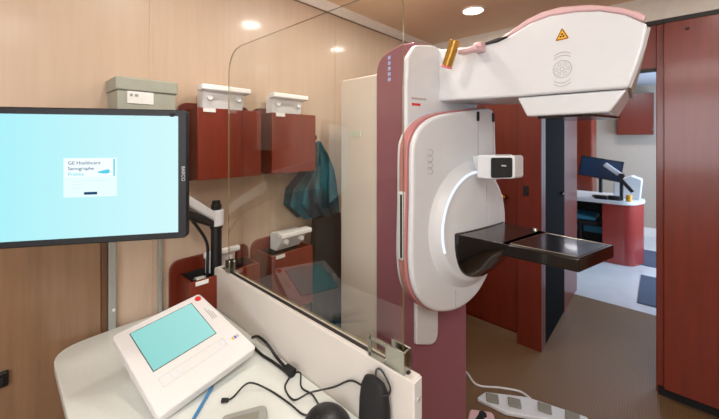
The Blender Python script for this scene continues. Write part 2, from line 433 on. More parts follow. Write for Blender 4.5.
holder(.565, .785, 1.582, 'white plastic holder on the upper cherry bin nearer the monitor')
holder(.905, 1.12, 1.582, 'white plastic holder on the upper cherry bin nearer the teal gown')
holder(.60, .76, .86, 'small white plastic holder in the lower bin behind the monitor pole', .0, .10, .48)
holder(.93, 1.115, .888, 'white plastic tray tilted out of the lower bin behind the glass', .035, .10)

# grey electrical box with conduits
t = thing('junction_box', 'grey green lidded metal box on the wall above the monitor', 'box', (XL, .36, 1.5))
obj('body', B(XL+.001, XL+.15, .272, .455, 1.40, 1.622), 'sage', t, .004)
obj('lid', B(XL, XL+.156, .266, .461, 1.622, 1.668), 'sage', t, .005)
obj('label_plate', B(XL+.1505, XL+.153, .30, .38, 1.578, 1.620), 'paper', t)
bm = NB(); box(bm, XL+.1532, XL+.154, .308, .316, 1.602, 1.611); box(bm, XL+.1532, XL+.154, .322, .332, 1.602, 1.611)
obj('print', bm, 'grey', t)
tp = thing('conduit', 'grey metal conduit strip running down the wall below the grey box', 'conduit', (XL, .285, .0))
obj('channel', B(XL, XL+.022, .272, .296, .02, 1.399), 'grey', tp, .003)
bm = NB(); cyl(bm, (XL+.022, .288, .823), (XL+.026, .288, .823), .006, .004, 12); obj('screw', bm, 'whiteplastic', tp)
tag(obj('conduit', B(XL+.003, XL+.018, .436, .450, .02, 1.399), 'grey', None, .003), 'thin grey conduit strip on the wall left of the lower cherry bin', 'conduit')
t = thing('wall_socket', 'black wall socket low at the left edge behind the monitor', 'socket', (XL, 0, .7))
obj('plate', B(XL, XL+.02, -.05, .022, .69, .735), 'black', t, .004)
obj('cap', B(XL+.02, XL+.03, -.04, .012, .70, .725), 'matteblack', t, .002)

# ============================================================ hanging gown and apron
def garment(cx, cy, ztop, zbot, prof, folds, amp, seed):
    bm = NB(); rnd = random.Random(seed); ph = [rnd.uniform(0, 6.28) for _ in range(4)]
    loops = []; NZ = 34; N = 72
    for i in range(NZ+1):
        u = i/NZ; z = ztop+(zbot-ztop)*u
        k = u*(len(prof)-1); j = min(int(k), len(prof)-2); f_ = k-j
        ry, rx, oy = [prof[j][q]*(1-f_)+prof[j+1][q]*f_ for q in range(3)]
        lp = []
        for q in range(N):
            a = 2*PI*q/N
            s = 1+amp*u**.5*(math.sin(folds*a+ph[0]+1.2*math.sin(3*u+ph[1]))+.5*math.sin((folds+4)*a+ph[2]+2*u))
            lp.append((cx+rx*s*math.cos(a), cy+oy+ry*s*math.sin(a), z+.006*math.sin(5*a+ph[3])))
        loops.append(lp)
    return loft(bm, loops)
t = thing('hanging_gown', 'teal and blue gown hanging on a wall hook beside the upper bin', 'gown', (-1.43, 1.24, .75))
obj('cloth', garment(-1.43, 1.23, 1.44, 1.03, [(.02, .018, -.02), (.06, .045, -.01), (.10, .065, -.02), (.15, .072, -.05), (.16, .075, -.05), (.12, .068, .0)], 9, .16, 3), 'tealcloth', t)
t2 = thing('wall_hook', 'small silver wall hook holding the teal gown', 'hook', (XL, 1.205, 1.45))
bm = NB(); box(bm, XL, XL+.005, 1.19, 1.22, 1.43, 1.50); tube(bm, [(XL+.005, 1.205, 1.455), (XL+.04, 1.205, 1.44), (XL+.075, 1.205, 1.452), (XL+.08, 1.205, 1.475)], .005)
obj('hook_body', bm, 'silver', t2)
t = thing('hanging_apron', 'black apron hanging low under the teal gown by the white housing', 'apron', (-1.43, 1.27, .3))
obj('cloth', garment(-1.43, 1.285, 1.018, .12, [(.10, .05, .0), (.115, .055, 0), (.12, .055, 0), (.115, .05, 0)], 6, .10, 8), 'blackcloth', t)

# ============================================================ partition and glass
PY0, PY1 = .611, .644
PX0, PX1, PZ = -1.382, -.40, .92
t = thing('desk_partition', 'cream laminate partition panel standing between the desk and the machine', 'partition', (-.9, .63, 0))
pp = rounded([(PX0, 0, 0), (PX0, PZ, .018), (PX1, PZ, .004), (PX1, 0, 0)])
obj('panel', prism(NB(), pp, 'y', PY0, PY1), 'partition', t, .0015)
obj('glazing_channel', B(PX0+.045, PX1-.02, .6235, .6335, PZ+.0001, PZ+.003), 'darkgroove', t)
bm = NB(); box(bm, PX1, PX1+.003, PY0+.001, PY1-.001, .02, PZ-.002); obj('edge_band', bm, 'whiteplastic', t, .001)
bm = NB(); cyl(bm, (PX1+.003, .629, PZ-.045), (PX1+.005, .629, PZ-.045), .006, .005, 16); obj('screw_cap', bm, 'lightgrey', t)
obj('foot', B(PX0+.05, PX1-.05, PY0-.03, PY0-.0005, 0, .03), 'grey', t, .003)

t = thing('glass_screen', 'clear glass safety screen with rounded top corners standing on the cream partition', 'glass screen', (-.86, .63, PZ))
gx0, gx1 = -1.288, -.437
gp = rounded([(gx0, .935, .01), (gx0, 1.812, .11), (gx1, 1.812, .06), (gx1, .935, .01)], 10)
bm = prism(NB(), gp, 'y', .625, .6315)
for f in bm.faces:
    f.material_index = 0 if abs(f.normal.y) > .9 else 1
obj('pane', bm, ['glass', 'glass_edge'], t, 0, ang=30)
# right clamp: C-shaped silver bracket around the glass foot; left: small round clamp
bm = NB()
for y0, y1 in ((.613, .618), (.637, .642)): box(bm, -.478, -.424, y0, y1, PZ+.001, .972)
box(bm, -.429, -.424, .618, .637, PZ+.001, .972); box(bm, -.478, -.430, .618, .637, PZ+.001, PZ+.005)
for x0, x1, z0, z1 in ((-.528, -.478, .962, .972), (-.528, -.478, PZ+.001, PZ+.013), (-.533, -.522, PZ+.001, .972)): box(bm, x0, x1, .6135, .6175, z0, z1)
obj('clamp', bm, 'silver', t, .001)
bm = NB(); prism(bm, rounded([(-1.287, PZ+.001, .002), (-1.257, PZ+.001, .002), (-1.257, .972, .012), (-1.287, .972, .012)]), 'y', .614, .620); prism(bm, rounded([(-1.287, PZ+.001, .002), (-1.257, PZ+.001, .002), (-1.257, .972, .012), (-1.287, .972, .012)]), 'y', .6365, .6425); box(bm, -1.292, -1.2885, .614, .6425, PZ+.001, .968)
obj('clamp', bm, 'silver', t, .0015)

# ============================================================ desk
t = thing('desk', 'white laminate desk top with rounded corner beside the partition', 'desk', (-.9, .35, 0))
dp = rounded([(-1.478, .117, .10), (-.44, .117, .02), (-.42, .609, 0), (-1.365, .609, 0), (-1.395, .565, .01), (-1.47, .555, .01), (-1.487, .50, .02), (-1.492, .30, .05)], 8)
obj('desk_top', prism(NB(), dp, 'z', .727, .755), 'laminate', t, .004)
for x in (-1.30, -.55):
    bm = NB(); prism(bm, [(.16, .7265), (.605, .7265), (.605, .5), (.57, .5)], 'x', x, x+.02); obj('bracket', bm, 'laminate', t, .002)

# ============================================================ monitor on its arm
R_ = math.radians(42.4)
ex = Vector((.974*math.cos(R_)-.227*math.sin(R_), .974*math.sin(R_)+.227*math.cos(R_), 0)).normalized()
ez = Vector((0, 0, 1)); ey = ez.cross(ex)      # ey points away from the viewer
mc = Vector((-1.119, .164, 1.3545))
mw = Matrix((( ex.x, ey.x, 0, mc.x), (ex.y, ey.y, 0, mc.y), (0, 0, 1, mc.z), (0, 0, 0, 1)))
t = thing('monitor', 'large black framed monitor with a pale cyan login screen on an arm', 'monitor', mat=mw)
W2, H2 = .236, .180
hp = rounded([(-W2, -H2, .012), (W2, -H2, .012), (W2, H2, .012), (-W2, H2, .012)])
obj('housing', prism(NB(), hp, 'y', .0, .028), 'mon_bezel', t, .003, True)
hb = rounded([(-.17, -.12, .03), (.17, -.12, .03), (.17, .12, .03), (-.17, .12, .03)])
obj('rear_cover', prism(NB(), hb, 'y', .028, .055), 'black', t, .01, True)
sc = obj('display', B(-.2135, .2135, -.0012, .002, -.162, .162), 'mon_screen', t, 0, True)
bm = NB(); box(bm, -.058, .064, -.0020, -.0013, -.055, .048); obj('login_window', bm, 'scr_white2', t, 0, True)
bm = NB(); box(bm, -.055, .061, -.0026, -.0021, -.002, .046); obj('login_banner', bm, 'scr_white', t, 0, True)
ln = ['GE Healthcare', 'Senographe', 'Pristina']
for i, s in enumerate(ln):
    b_ = text_bm(s, .0125 if i < 2 else .012, .0002)
    b_.transform(Matrix.Translation((-.048, -.0029, .031-.0145*i)) @ Matrix.Rotation(PI/2, 4, 'X'))
    obj('screen_text', b_, 'scr_cyan' if i == 2 else 'scr_navy', t, 0, True)
bm = NB()
prism(bm, smooth_closed([(.018, .010), (.030, .014), (.045, .017), (.047, .008), (.034, .006)]), 'y', -.0031, -.0027)
box(bm, .056, .0595, -.0031, -.0027, -.001, .045)
obj('banner_graphic', bm, 'scr_cyan', t, 0, True)
bm = NB(); box(bm, -.012, .018, -.0026, -.0021, -.049, -.042); obj('login_button', bm, 'scr_navy', t, 0, True)
bm = NB()
for q in range(3): box(bm, -.04, (.045, -.015, -.02)[q], -.0026, -.0021, -.013-.009*q, -.0122-.009*q)
obj('form_lines', bm, 'scr_grey', t, 0, True)
b_ = text_bm('BARCO', .0125, .0006); b_.transform(Matrix.Translation((.2225, -.0003, .022)) @ Matrix.Rotation(PI/2, 4, 'Y') @ Matrix.Rotation(PI/2, 4, 'X'))
obj('maker_mark', b_, 'mon_text', t, 0, True)
bm = NB(); box(bm, .193, .204, -.004, .0, .160, .170); obj('sensor', bm, 'matteblack', t, .002, True)

t = thing('pole_mount', 'black pole clamped at the partition end carrying the white swing arm of the big monitor', 'pole mount', (-1.42, .625, .755))
bm = NB(); cyl(bm, (-1.406, .630, .60), (-1.406, .630, 1.075), .022, n=28); obj('pole', bm, 'black', t)
obj('pole_clamp', B(-1.395, -1.3825, .600, .644, .60, .66), 'black', t, .003)
bm = NB(); cyl(bm, (-1.406, .630, 1.085), (-1.406, .630, 1.152), .030, n=32); obj('collar', bm, 'white', t, .004)
bm = NB(); cyl(bm, (-1.406, .630, 1.153), (-1.406, .630, 1.175), .021, n=28); cyl(bm, (-1.406, .630, 1.174), (-1.406, .630, 1.19), .017, n=28)
obj('lower_ring', cyl(NB(), (-1.406, .630, 1.074), (-1.406, .630, 1.084), .026, n=28), 'black', t)
obj('pole_cap', bm, 'black', t, .002)
def beam(bm, p, q, wd, ht, wd2=None, ht2=None):
    p, q = Vector(p), Vector(q); d = (q-p).normalized(); s = d.cross(Vector((0,0,1))).normalized(); u = s.cross(d)
    pts = []
    for c, a, h in ((p, wd, ht), (q, wd2 or wd, ht2 or ht)):
        pts.append([c+s*a/2*sx+u*h/2*sz for sx, sz in ((-1,-1),(1,-1),(1,1),(-1,1))])
    return loft(bm, pts)
EL = (-1.30, .42, 1.262)
bm = NB(); beam(bm, (-1.402, .612, 1.125), EL, .044, .036); obj('arm_beam', bm, 'white', t, .008)
bm = NB(); beam(bm, (-1.400, .610, 1.095), (-1.295, .415, 1.205), .032, .024, .034, .035); obj('arm_underside', bm, 'black', t, .006)
bm = NB(); cyl(bm, (EL[0], EL[1], 1.20), (EL[0], EL[1], 1.30), .03, n=28); obj('elbow', bm, 'black', t, .004)
mb = mc + ey*.058
bm = NB(); beam(bm, (EL[0], EL[1], 1.29), (mb.x+ey.x*.03, mb.y+ey.y*.03, 1.35), .04, .035); obj('arm_beam', bm, 'white', t, .006)
bm = NB(); cyl(bm, mb, mb+ey*.035, .04, n=28); obj('mount_plate', bm, 'black', t, .003)
bm = NB(); tube(bm, [(-1.33, .46, 1.20), (-1.375, .54, 1.10), (-1.392, .585, 1.02), (-1.399, .590, .93), (-1.402, .590, .84), (-1.402, .592, .70)], .006)
obj('arm_cable', bm, 'black', t)

# ============================================================ operator console on the desk
A = Vector((-1.157, .213, .888)); Bp = Vector((-1.191, .488, .914)); Cc = Vector((-.933, .529, .811)); D = Vector((-.900, .254, .785))
cx_ = (Bp-A+Cc-D).normalized(); cy_ = (A-D+Bp-Cc); cy_ = (cy_-cx_*cy_.dot(cx_)).normalized(); cz_ = cx_.cross(cy_)
cc = (A+Bp+Cc+D)/4
mw = Matrix(((cx_.x, cy_.x, cz_.x, cc.x), (cx_.y, cy_.y, cz_.y, cc.y), (cx_.z, cy_.z, cz_.z, cc.z), (0,0,0,1)))
t = thing('control_console', 'white tilted control console with a pale teal touch screen on the desk', 'control console', mat=mw)
w_, h_ = .136, .144
cp = rounded([(-w_+.002, -h_-.006, .012), (w_+.014, -h_-.006, .012), (w_-.010, h_, .014), (-w_+.004, h_, .014)])
obj('casing', prism(NB(), cp, 'z', -.030, 0), 'whiteplastic', t, .004, True)
sx0, sx1, sy0, sy1 = -.095, .084, -.031, .118
obj('touch_screen', B(sx0, sx1, sy0, sy1, 0, .0012), 'tab_screen', t, 0, True)
bm = NB(); box(bm, sx0-.002, sx1+.002, sy0-.002, sy1+.002, 0, .0006); obj('screen_surround', bm, 'darkgroove', t, 0, True)
bm = NB(); cyl(bm, (.110, .123, 0), (.110, .123, .004), .010, .009, 24); obj('stop_button', bm, 'red', t, .001, True, label='red round stop button')
for i, (x, m_) in enumerate(((.113, 'yellow'), (.121, 'blue'), (.129, 'lightgrey'))):
    bm = NB(); box(bm, x-.003, x+.003, -.085-.0*i, -.074, 0, .0004); obj('indicator_mark', bm, m_, t, 0, True)
bm = NB(); box(bm, -.095, .09, -.0885, -.088, 0, .0005); box(bm, -.095, .09, -.0585, -.058, 0, .0005); box(bm, -.095, -.0945, -.088, -.058, 0, .0005); box(bm, .0895, .09, -.088, -.058, 0, .0005)
obj('key_panel', bm, 'lightgrey', t, 0, True)
for x in (-.07, .058):
    for q in range(2):
        bm = NB(); box(bm, x+q*.018, x+.013+q*.018, -.083, -.064, 0, .0015); obj('key', bm, 'white', t, .0006, True)
bm = NB()
for q in range(3): box(bm, .105+.006*q, .108+.006*q, .02, .075-.012*q, 0, .0004)
obj('print_lines', bm, 'lightgrey', t, 0, True)
# wedge foot under it (world axes, standing on the desk)
up = Vector((0,0,1)); base = []
for (a, b) in ((-.10, -.10), (.10, -.10), (.10, .11), (-.10, .11)): base.append(mw @ Vector((a, b, -.027)))
bm = NB(); lo = [(p.x, p.y, .7555) for p in base]; loft(bm, [lo, [tuple(p) for p in base]])
obj('stand', bm, 'whiteplastic', t, .004)

# ============================================================ small things on the desk
DZ = .7552
t = thing('ballpoint_pen', 'blue pen lying on the desk in front of the console', 'pen', (-.89, .36, DZ))
bm = NB(); cyl(bm, (-.925, .402, DZ+.0045), (-.83, .30, DZ+.0045), .0042, n=12); obj('barrel', bm, 'penblue', t)
bm = NB(); cyl(bm, (-.925, .402, DZ+.0045), (-.933, .411, DZ+.003), .0042, .0012, 12); obj('tip', bm, 'silver', t)
t = thing('keypad', 'flat grey tray with rounded corner on the desk at the bottom edge', 'tray', (-.72, .40, DZ))
kp = rounded([(-.80, .375, .01), (-.752, .468, .02), (-.65, .41, .02), (-.70, .30, .02)])
obj('body', prism(NB(), kp, 'z', DZ, DZ+.014), 'grey', t, .003)
obj('inset', prism(NB(), [(-.78, .378), (-.745, .442), (-.675, .395), (-.71, .325)], 'z', DZ+.014, DZ+.015), 'padgrey', t)
t = thing('computer_mouse', 'black domed computer mouse on the desk below the partition', 'computer mouse', (-.60, .54, DZ))
bm = NB()
loops = []
for i in range(9):
    u = i/8; r = math.sqrt(max(0, 1-u*u*.96)); loops.append([(-.595+.062*r*math.cos(a*PI/16), .538+.056*r*math.sin(a*PI/16), DZ+.04*u) for a in range(32)])
obj('shell', loft(bm, loops), 'black', t, ang=60)
bm = NB(); cyl(bm, (-.605, .51, DZ+.030), (-.585, .51, DZ+.030), .008, n=14); obj('wheel', bm, 'matteblack', t)
def cable(pts, label, r=.0024, m_='black'):
    return tag(obj('cable', tube(NB(), pts, r), m_), label, 'cable', 'black cables on the desk')
cable([(-1.03, .585, DZ+.02), (-1.0, .588, DZ+.035), (-.95, .592, DZ+.03), (-.90, .592, DZ+.012), (-.86, .59, DZ+.006), (-.82, .585, DZ+.004)], 'thick black cable looping from behind the console along the partition', .0045)
cable([(-1.01, .575, DZ+.006), (-.95, .57, DZ+.006), (-.89, .575, DZ+.006), (-.83, .577, DZ+.006)], 'thick black cable lying flat beneath the looping one', .0045)
bm = NB(); cyl(bm, (-.83, .583, DZ+.012), (-.795, .582, DZ+.012), .012, .014, 20)
tag(obj('cable_tie', bm, 'matteblack', None, .003), 'black cable knot where the cables meet by the partition', 'cable tie')
cable([(-.80, .588, DZ+.008), (-.77, .59, DZ+.02), (-.74, .57, DZ+.006), (-.70, .575, DZ+.004), (-.655, .56, DZ+.01)], 'thin black cable curving from the knot to the mouse')
cable([(-.80, .575, DZ+.004), (-.775, .54, DZ+.004), (-.72, .53, DZ+.004), (-.69, .56, DZ+.022), (-.64, .60, DZ+.04), (-.58, .603, .84), (-.525, .600, .85)], 'thin black cable running from the knot up to the hanging pouch')
cable([(-.845, .415, DZ+.006), (-.85, .43, DZ+.004), (-.845, .47, DZ+.02), (-.80, .505, DZ+.004), (-.72, .515, DZ+.004), (-.66, .52, DZ+.004), (-.65, .56, DZ+.004)], 'thin black cable arching from the grey tray to the mouse')
bm = NB(); cyl(bm, (-.858, .398, DZ+.006), (-.845, .412, DZ+.006), .006, .005, 14)
tag(obj('cable_plug', bm, 'matteblack', None, .002), 'small black plug at the corner of the grey tray', 'plug')
t = thing('phone_pouch', 'black fabric pouch hanging by a loop on the partition', 'pouch', (-.49, .57, .8))
bm = NB(); loops = []
for i, (z, wx, wy) in enumerate([(.76, .040, .018), (.79, .043, .020), (.84, .041, .020), (.875, .036, .017), (.893, .028, .011), (.90, .014, .006)]):
    loops.append([(-.49+.0*i+wx*(abs(math.cos(a*PI/14))**.7)*(1 if math.cos(a*PI/14) > 0 else -1), .588+wy*(abs(math.sin(a*PI/14))**.8)*(1 if math.sin(a*PI/14) > 0 else -1), z) for a in range(28)])
obj('bag', loft(bm, loops), 'matteblack', t, ang=60)
bm = NB(); tube(bm, [(-.488, .590, .89), (-.492, .597, .912), (-.480, .603, .912), (-.452, .597, .893), (-.448, .588, .882), (-.458, .580, .878)], .0022); obj('loop', bm, 'black', t)

# ============================================================ mammography machine (turned 12 degrees; local x points at the patient side)
g = thing('mammography_machine', 'tall white and mauve mammography machine with a lit ring and black support plate', 'mammography machine', (-.655, 1.02, 0), math.radians(-12))
def gp(name, bm, m_, bevel=0, parent=None, **k): return obj(name, bm, m_, parent or g, bevel, True, **k)
cp = rounded([(-.345, 0, 0), (-.345, 1.825, .10), (-.18, 1.855, .02), (-.10, 1.845, .01), (-.10, 0, 0)], 8)
gp('column', prism(NB(), cp, 'y', .09, .43), 'mauve', .02)
rp = rounded([(-.68, 0, 0), (-.68, 1.775, .02), (-.346, 1.76, .01), (-.346, 0, 0)])
M['cream'] = plain('white_reflection_tint', (232, 222, 208), .4, 0, .1, .01)  # white housing; warm wall reflection in the glass painted into its colour
gp('rear_housing', prism(NB(), rp, 'y', .11, .42), 'cream', .006)
fp = rounded([(.038, 1.00, .02), (.038, 1.66, 0), (.046, 1.775, .03), (.090, 1.832, .04), (.20, 1.848, .05), (.30, 1.825, .05), (.50, 1.82, .03), (.50, 1.00, .02)])
gp('front_cover', prism(NB(), fp, 'x', -.118, -.090), 'white', .010)
gp('badge', B(-.0905, -.0890, .068, .116, 1.587, 1.597), 'red', label='small red badge')
gp('print', B(-.0905, -.0893, .066, .150, 1.612, 1.620), 'lightgrey')
for i in range(5):
    z = 1.812-.024*i
    bm = NB(); prism(bm, rounded([(-.259, z-.008, .004), (-.242, z-.008, .004), (-.242, z+.008, .004), (-.259, z+.008, .004)]), 'y', .0882, .0905)
    gp('blue_square', bm, 'paleblue')  # small pale blue rounded squares, one above the other
gp('name_plate', B(-.594, -.495, .107, .1105, 1.466, 1.496), 'palelabel')
lp = rounded([(.086, .635, .01), (.216, .585, .05), (.216, 1.2, 0), (.086, 1.2, 0)], 8)
gp('rail_cover', prism(NB(), lp, 'x', -.10, -.082), 'white', .006)
out = [(-.022, 1.24), (-.020, 1.40), (-.008, 1.455), (.026, 1.502), (.085, 1.537), (.159, 1.556), (.24, 1.568), (.317, 1.577), (.40, 1.588), (.465, 1.594), (.492, 1.585), (.504, 1.55), (.508, 1.495), (.522, 1.25), (.530, 1.05), (.518, .945), (.450, .850), (.365, .785), (.251, .760), (.13, .782), (.047, .831), (-.006, .905), (-.026, 1.0), (-.026, 1.12)]
oc = smooth_closed(out, 4)
ctr = Vector((.25, 1.17))
def inset(p, d): return [tuple(Vector(q)-(Vector(q)-ctr).normalized()*d) for q in p]
gp('carm_rim', prism(NB(), inset(oc, .002), 'x', -.080, -.064), 'white', .004)
gp('carm_band', prism(NB(), inset(oc, -.003), 'x', -.064, -.026), 'pink_deep', .004)
gp('carm_plate', prism(NB(), inset(oc, .004), 'x', -.026, .0), 'white', .012, seg=4)
gp('side_grip', B(-.062, -.030, -.036, -.018, 1.01, 1.26), 'white', .005)
gp('grip_slot', B(-.042, -.034, -.0385, -.0355, 1.02, 1.25), 'matteblack')
gp('emergency_button', cyl(NB(), (-.045, .012, .935), (-.045, -.012, .925), .013, .011, 20), 'red', .002, label='red emergency stop button')
bm = NB()
for q in range(4):
    z = 1.333+.024*q
    tube(bm, [(.0, .062, z-.009), (.0006, .082, z-.011), (.0006, .089, z), (.0006, .078, z+.009), (.0, .062, z+.006)], .0014, 6)
gp('embossed_mark', bm, 'lightgrey')
RY, RZ = .325, 1.10
bm = NB(); loops = []
for r_, x_ in ((.262, -.002), (.255, .004), (.235, .014), (.226, .030), (.214, .034), (.206, .032), (.18, .036), (.10, .041), (.03, .042)):
    loops.append([(x_, RY+r_*math.cos(a*PI/48)*(1.0 if math.cos(a*PI/48) < 0 else .90), RZ+r_*math.sin(a*PI/48)) for a in range(96)])
gp('swivel_disc', loft(bm, loops), 'white', ang=60)
bm = NB(); tube(bm, [(.0325, RY+.219*math.cos(a), RZ+.219*math.sin(a)) for a in [math.radians(92+6*q) for q in range(19)]], .0055, 8, 2)
gp('light_ring', bm, 'ring')
for y in (.372, .484):
    gp('paddle_rail', B(-.0005, .0012, y-.002, y+.002, 1.34, 1.53), 'lightgrey')
    gp('rail_slot', prism(NB(), rounded([(y-.009, 1.530, .008), (y+.009, 1.530, .008), (y+.009, 1.572, .008), (y-.009, 1.572, .008)]), 'x', -.001, .0016), 'matteblack')
gp('disc_groove', B(.034, .0425, .371, .3735, 1.10, 1.26), 'lightgrey')
gp('seam', B(-.0005, .0008, .222, .2245, .775, .85), 'lightgrey')
gp('carriage_neck', B(.002, .075, .33, .39, 1.31, 1.385), 'white', .006)
cpz = rounded([(.068, 1.300, .01), (.15, 1.302, .01), (.15, 1.394, .01), (.068, 1.392, .01)])
gp('paddle_carriage', prism(NB(), cpz, 'y', .265, .385), 'white', .006)
ch = rounded([(.128, 1.303, .012), (.226, 1.314, .012), (.226, 1.396, .012), (.128, 1.390, .012)])
gp('paddle_clamp', prism(NB(), ch, 'y', .258, .32), 'white', .004)
ch = rounded([(.138, 1.308, .008), (.219, 1.318, .008), (.219, 1.388, .008), (.138, 1.384, .008)])
cl_ = gp('clamp_jaw', prism(NB(), ch, 'y', .250, .2585), 'matteblack', .003)
obj('clamp_label', B(.182, .20, .2488, .2502, 1.355, 1.360), 'lightgrey', cl_, 0, True)
DT = 1.09
def sect(x, y0, y1, zt, dep, k=18, pw=.85):
    lp = [(x, y0, zt), (x, y1, zt)]
    for i in range(k+1):
        a = PI*i/k; c_ = math.cos(a); s_ = math.sin(a)
        lp.append((x, (y0+y1)/2+(y1-y0)/2*(abs(c_)**pw)*(1 if c_ > 0 else -1), zt-.010-(dep-.010)*(s_**pw)))
    return lp
bm = NB(); loft(bm, [sect(.01, .165, .50, DT, .205), sect(.05, .172, .50, DT, .195), sect(.09, .182, .498, DT, .150), sect(.14, .196, .494, DT, .095), sect(.19, .207, .487, DT, .058), sect(.23, .212, .484, DT, .044)])
gp('support_arm', bm, 'blackgloss', .002, ang=50)
dpz = [(.20, .209), (.428, .261), (.443, .507), (.222, .484), (.20, .484)]
gp('support_plate', prism(NB(), rounded([(a, b, .010) for a, b in dpz], 4), 'z', DT-.043, DT), 'blackgloss', .005)
pts = [(.225, .230, DT+.0004), (.417, .275, DT+.0004), (.428, .490, DT+.0004), (.232, .468, DT+.0004)]
bm = NB()
for i in range(4): cyl(bm, pts[i], pts[(i+1) % 4], .0014, n=6)
gp('plate_outline', bm, 'silver')
gp('release_knob', cyl(NB(), (.197, .462, DT), (.197, .462, DT+.012), .010, .008, 18), 'silver', .002)
bm = NB(); tube(bm, [(.043, RY-.155+.0*q, 1.092) if q == 0 else (.043+.010*math.sin(PI*q/8), .17+.32*q/8, 1.0915) for q in range(9)], .0022, 6)
gp('arm_collar', bm, 'silver')
HY0, HY1 = .23, .53
hp = [(-.10, 1.836), (-.008, 1.823), (.063, 1.811), (.128, 1.804), (.177, 1.803), (.21, 1.809), (.243, 1.820), (.295, 1.837), (.358, 1.842), (.428, 1.832), (.491, 1.815), (.548, 1.787), (.590, 1.752), (.597, 1.742), (.587, 1.69), (.573, 1.639), (.556, 1.588), (.491, 1.591), (.251, 1.598), (-.10, 1.615)]
def head_prism(pts, y0, y1):
    bm = prism(NB(), pts, 'y', y0, y1)
    for v in bm.verts:
        if v.co.x > .2: v.co.x -= (v.co.x-.2)/.397*.085*(v.co.y-HY0)/.30
    return bm
gp('tube_head', head_prism(hp, HY0, HY1), 'white', .008)
tp_ = [(.188, 1.806), (.243, 1.8215), (.295, 1.8385), (.358, 1.8435), (.428, 1.8335), (.491, 1.8165), (.548, 1.7885), (.588, 1.756), (.593, 1.772), (.575, 1.788), (.537, 1.812), (.467, 1.842), (.387, 1.862), (.33, 1.864), (.28, 1.854), (.225, 1.832), (.188, 1.817)]
gp('top_cover', head_prism(tp_, HY0+.006, HY1-.006), 'pink', .005)
colp = rounded([(.243, 1.597, .0), (.278, 1.529, .010), (.512, 1.527, .016), (.553, 1.587, 0)], 4)
gp('collimator', head_prism(colp, HY0+.012, HY1-.012), 'white', .007)
gp('collimator_window', B(.305, .46, HY0+.03, HY1-.03, 1.521, 1.5285), 'blackgloss')
cap_ = [(.597, 1.742), (.602, 1.739), (.592, 1.69), (.578, 1.639), (.562, 1.590), (.556, 1.59), (.573, 1.639), (.587, 1.69)]
gp('face_bezel', head_prism(cap_, HY0+.012, HY1-.012), 'lightgrey')
tri = gp('warning_triangle', prism(NB(), rounded([(.373, 1.756, .004), (.413, 1.756, .004), (.393, 1.794, .004)], 3), 'y', HY0-.0010, HY0+.0005), 'yellow')
bm2 = NB(); q3 = [(.376, 1.758), (.410, 1.758), (.393, 1.790)]
for i in range(3):
    a, b = q3[i], q3[(i+1) % 3]; cyl(bm2, (a[0], HY0-.0012, a[1]), (b[0], HY0-.0012, b[1]), .0010, n=6)
for a in (90, 210, 330):
    r_ = math.radians(a)
    prism(bm2, [(.393+q_*math.cos(r_+s_), 1.769+q_*math.sin(r_+s_)) for q_, s_ in ((.002, -.5), (.0075, -.5), (.0075, .5), (.002, .5))], 'y', HY0-.0018, HY0-.0010)
obj('triangle_symbol', bm2, 'matteblack', tri, 0, True)
bm = NB()
def ring(bm, cx, cz, r, tr_=.0011, a0=0, a1=360, n=28):
    full = a1-a0 >= 360
    pts = [(cx+r*math.cos(math.radians(a0+(a1-a0)*i/n)), HY0-.0002, cz+r*math.sin(math.radians(a0+(a1-a0)*i/n))) for i in range(n if full else n+1)]
    tube(bm, pts, tr_, 6, 0, full)
EX, EZ = .393, 1.667
ring(bm, EX, EZ, .026); ring(bm, EX, EZ, .006)
for a in range(0, 360, 60): ring(bm, EX+.016*math.cos(math.radians(a)), EZ+.016*math.sin(math.radians(a)), .0048, .0008, n=12)
for cz, a0, a1 in ((EZ+.006, 50, 130), (EZ+.016, 50, 130), (EZ-.006, 230, 310), (EZ-.016, 230, 310)): ring(bm, EX, cz, .036, .0011, a0, a1, 12)
gp('embossed_roundel', bm, 'emboss')
lm = gp('pointer_lamp', cyl(NB(), (.060, .145, 1.822), (.022, .145, 1.734), .0195, n=32), 'gold', .001, label='gold cylinder with a pink end ring')
bm = NB(); cyl(bm, (.0218, .145, 1.7335), (.0185, .145, 1.726), .0215, n=32); obj('end_ring', bm, 'rosepink', lm, .002, True)
gp('lamp_mount', B(.055, .135, .165, .20, 1.772, 1.792), 'pink', .006)
gp('mount_bracket', B(.095, .132, .2005, .27, 1.775, 1.812), 'pink', .006)
gp('mount_joint', prism(NB(), [(.125, 1.803), (.18, 1.803), (.215, 1.812), (.185, 1.815), (.13, 1.811)], 'y', .226, .29), 'darkgroove', .001)

# ============================================================ foot switches on the floor
t = thing('foot_switch', 'white foot switch bar with four grey pads on the floor by the machine', 'foot switch', (-.5, 1.93, 0))
fp_ = rounded([(-.755, 1.79, .01), (-.735, 1.865, .01), (-.55, 1.985, .03), (-.28, 2.05, .01), (-.245, 1.98, .01), (-.42, 1.90, .03), (-.60, 1.80, .03)], 4)
obj('base', prism(NB(), fp_, 'z', .001, .022), 'white', t, .005)
for (x, y, a) in ((-.685, 1.835, .45), (-.585, 1.885, .40), (-.455, 1.955, .28), (-.335, 1.99, .2)):
    bm = NB(); box(bm, -.032, .032, -.030, .030, .022, .034); bm.transform(Matrix.Translation((x, y, 0)) @ Matrix.Rotation(a, 4, 'Z'))
    obj('pad', bm, 'padgrey', t, .004)
bm = NB(); tube(bm, [(-.955, 1.93, .006), (-.90, 1.965, .006), (-.80, 1.905, .006), (-.69, 1.975, .006), (-.60, 2.02, .006), (-.54, 2.00, .010), (-.52, 1.98, .012)], .0055); obj('cord', bm, 'whiteplastic', t)
t = thing('foot_pedal', 'pink foot pedal with black pad on the floor beside the column', 'foot pedal', (-.71, 1.66, 0))
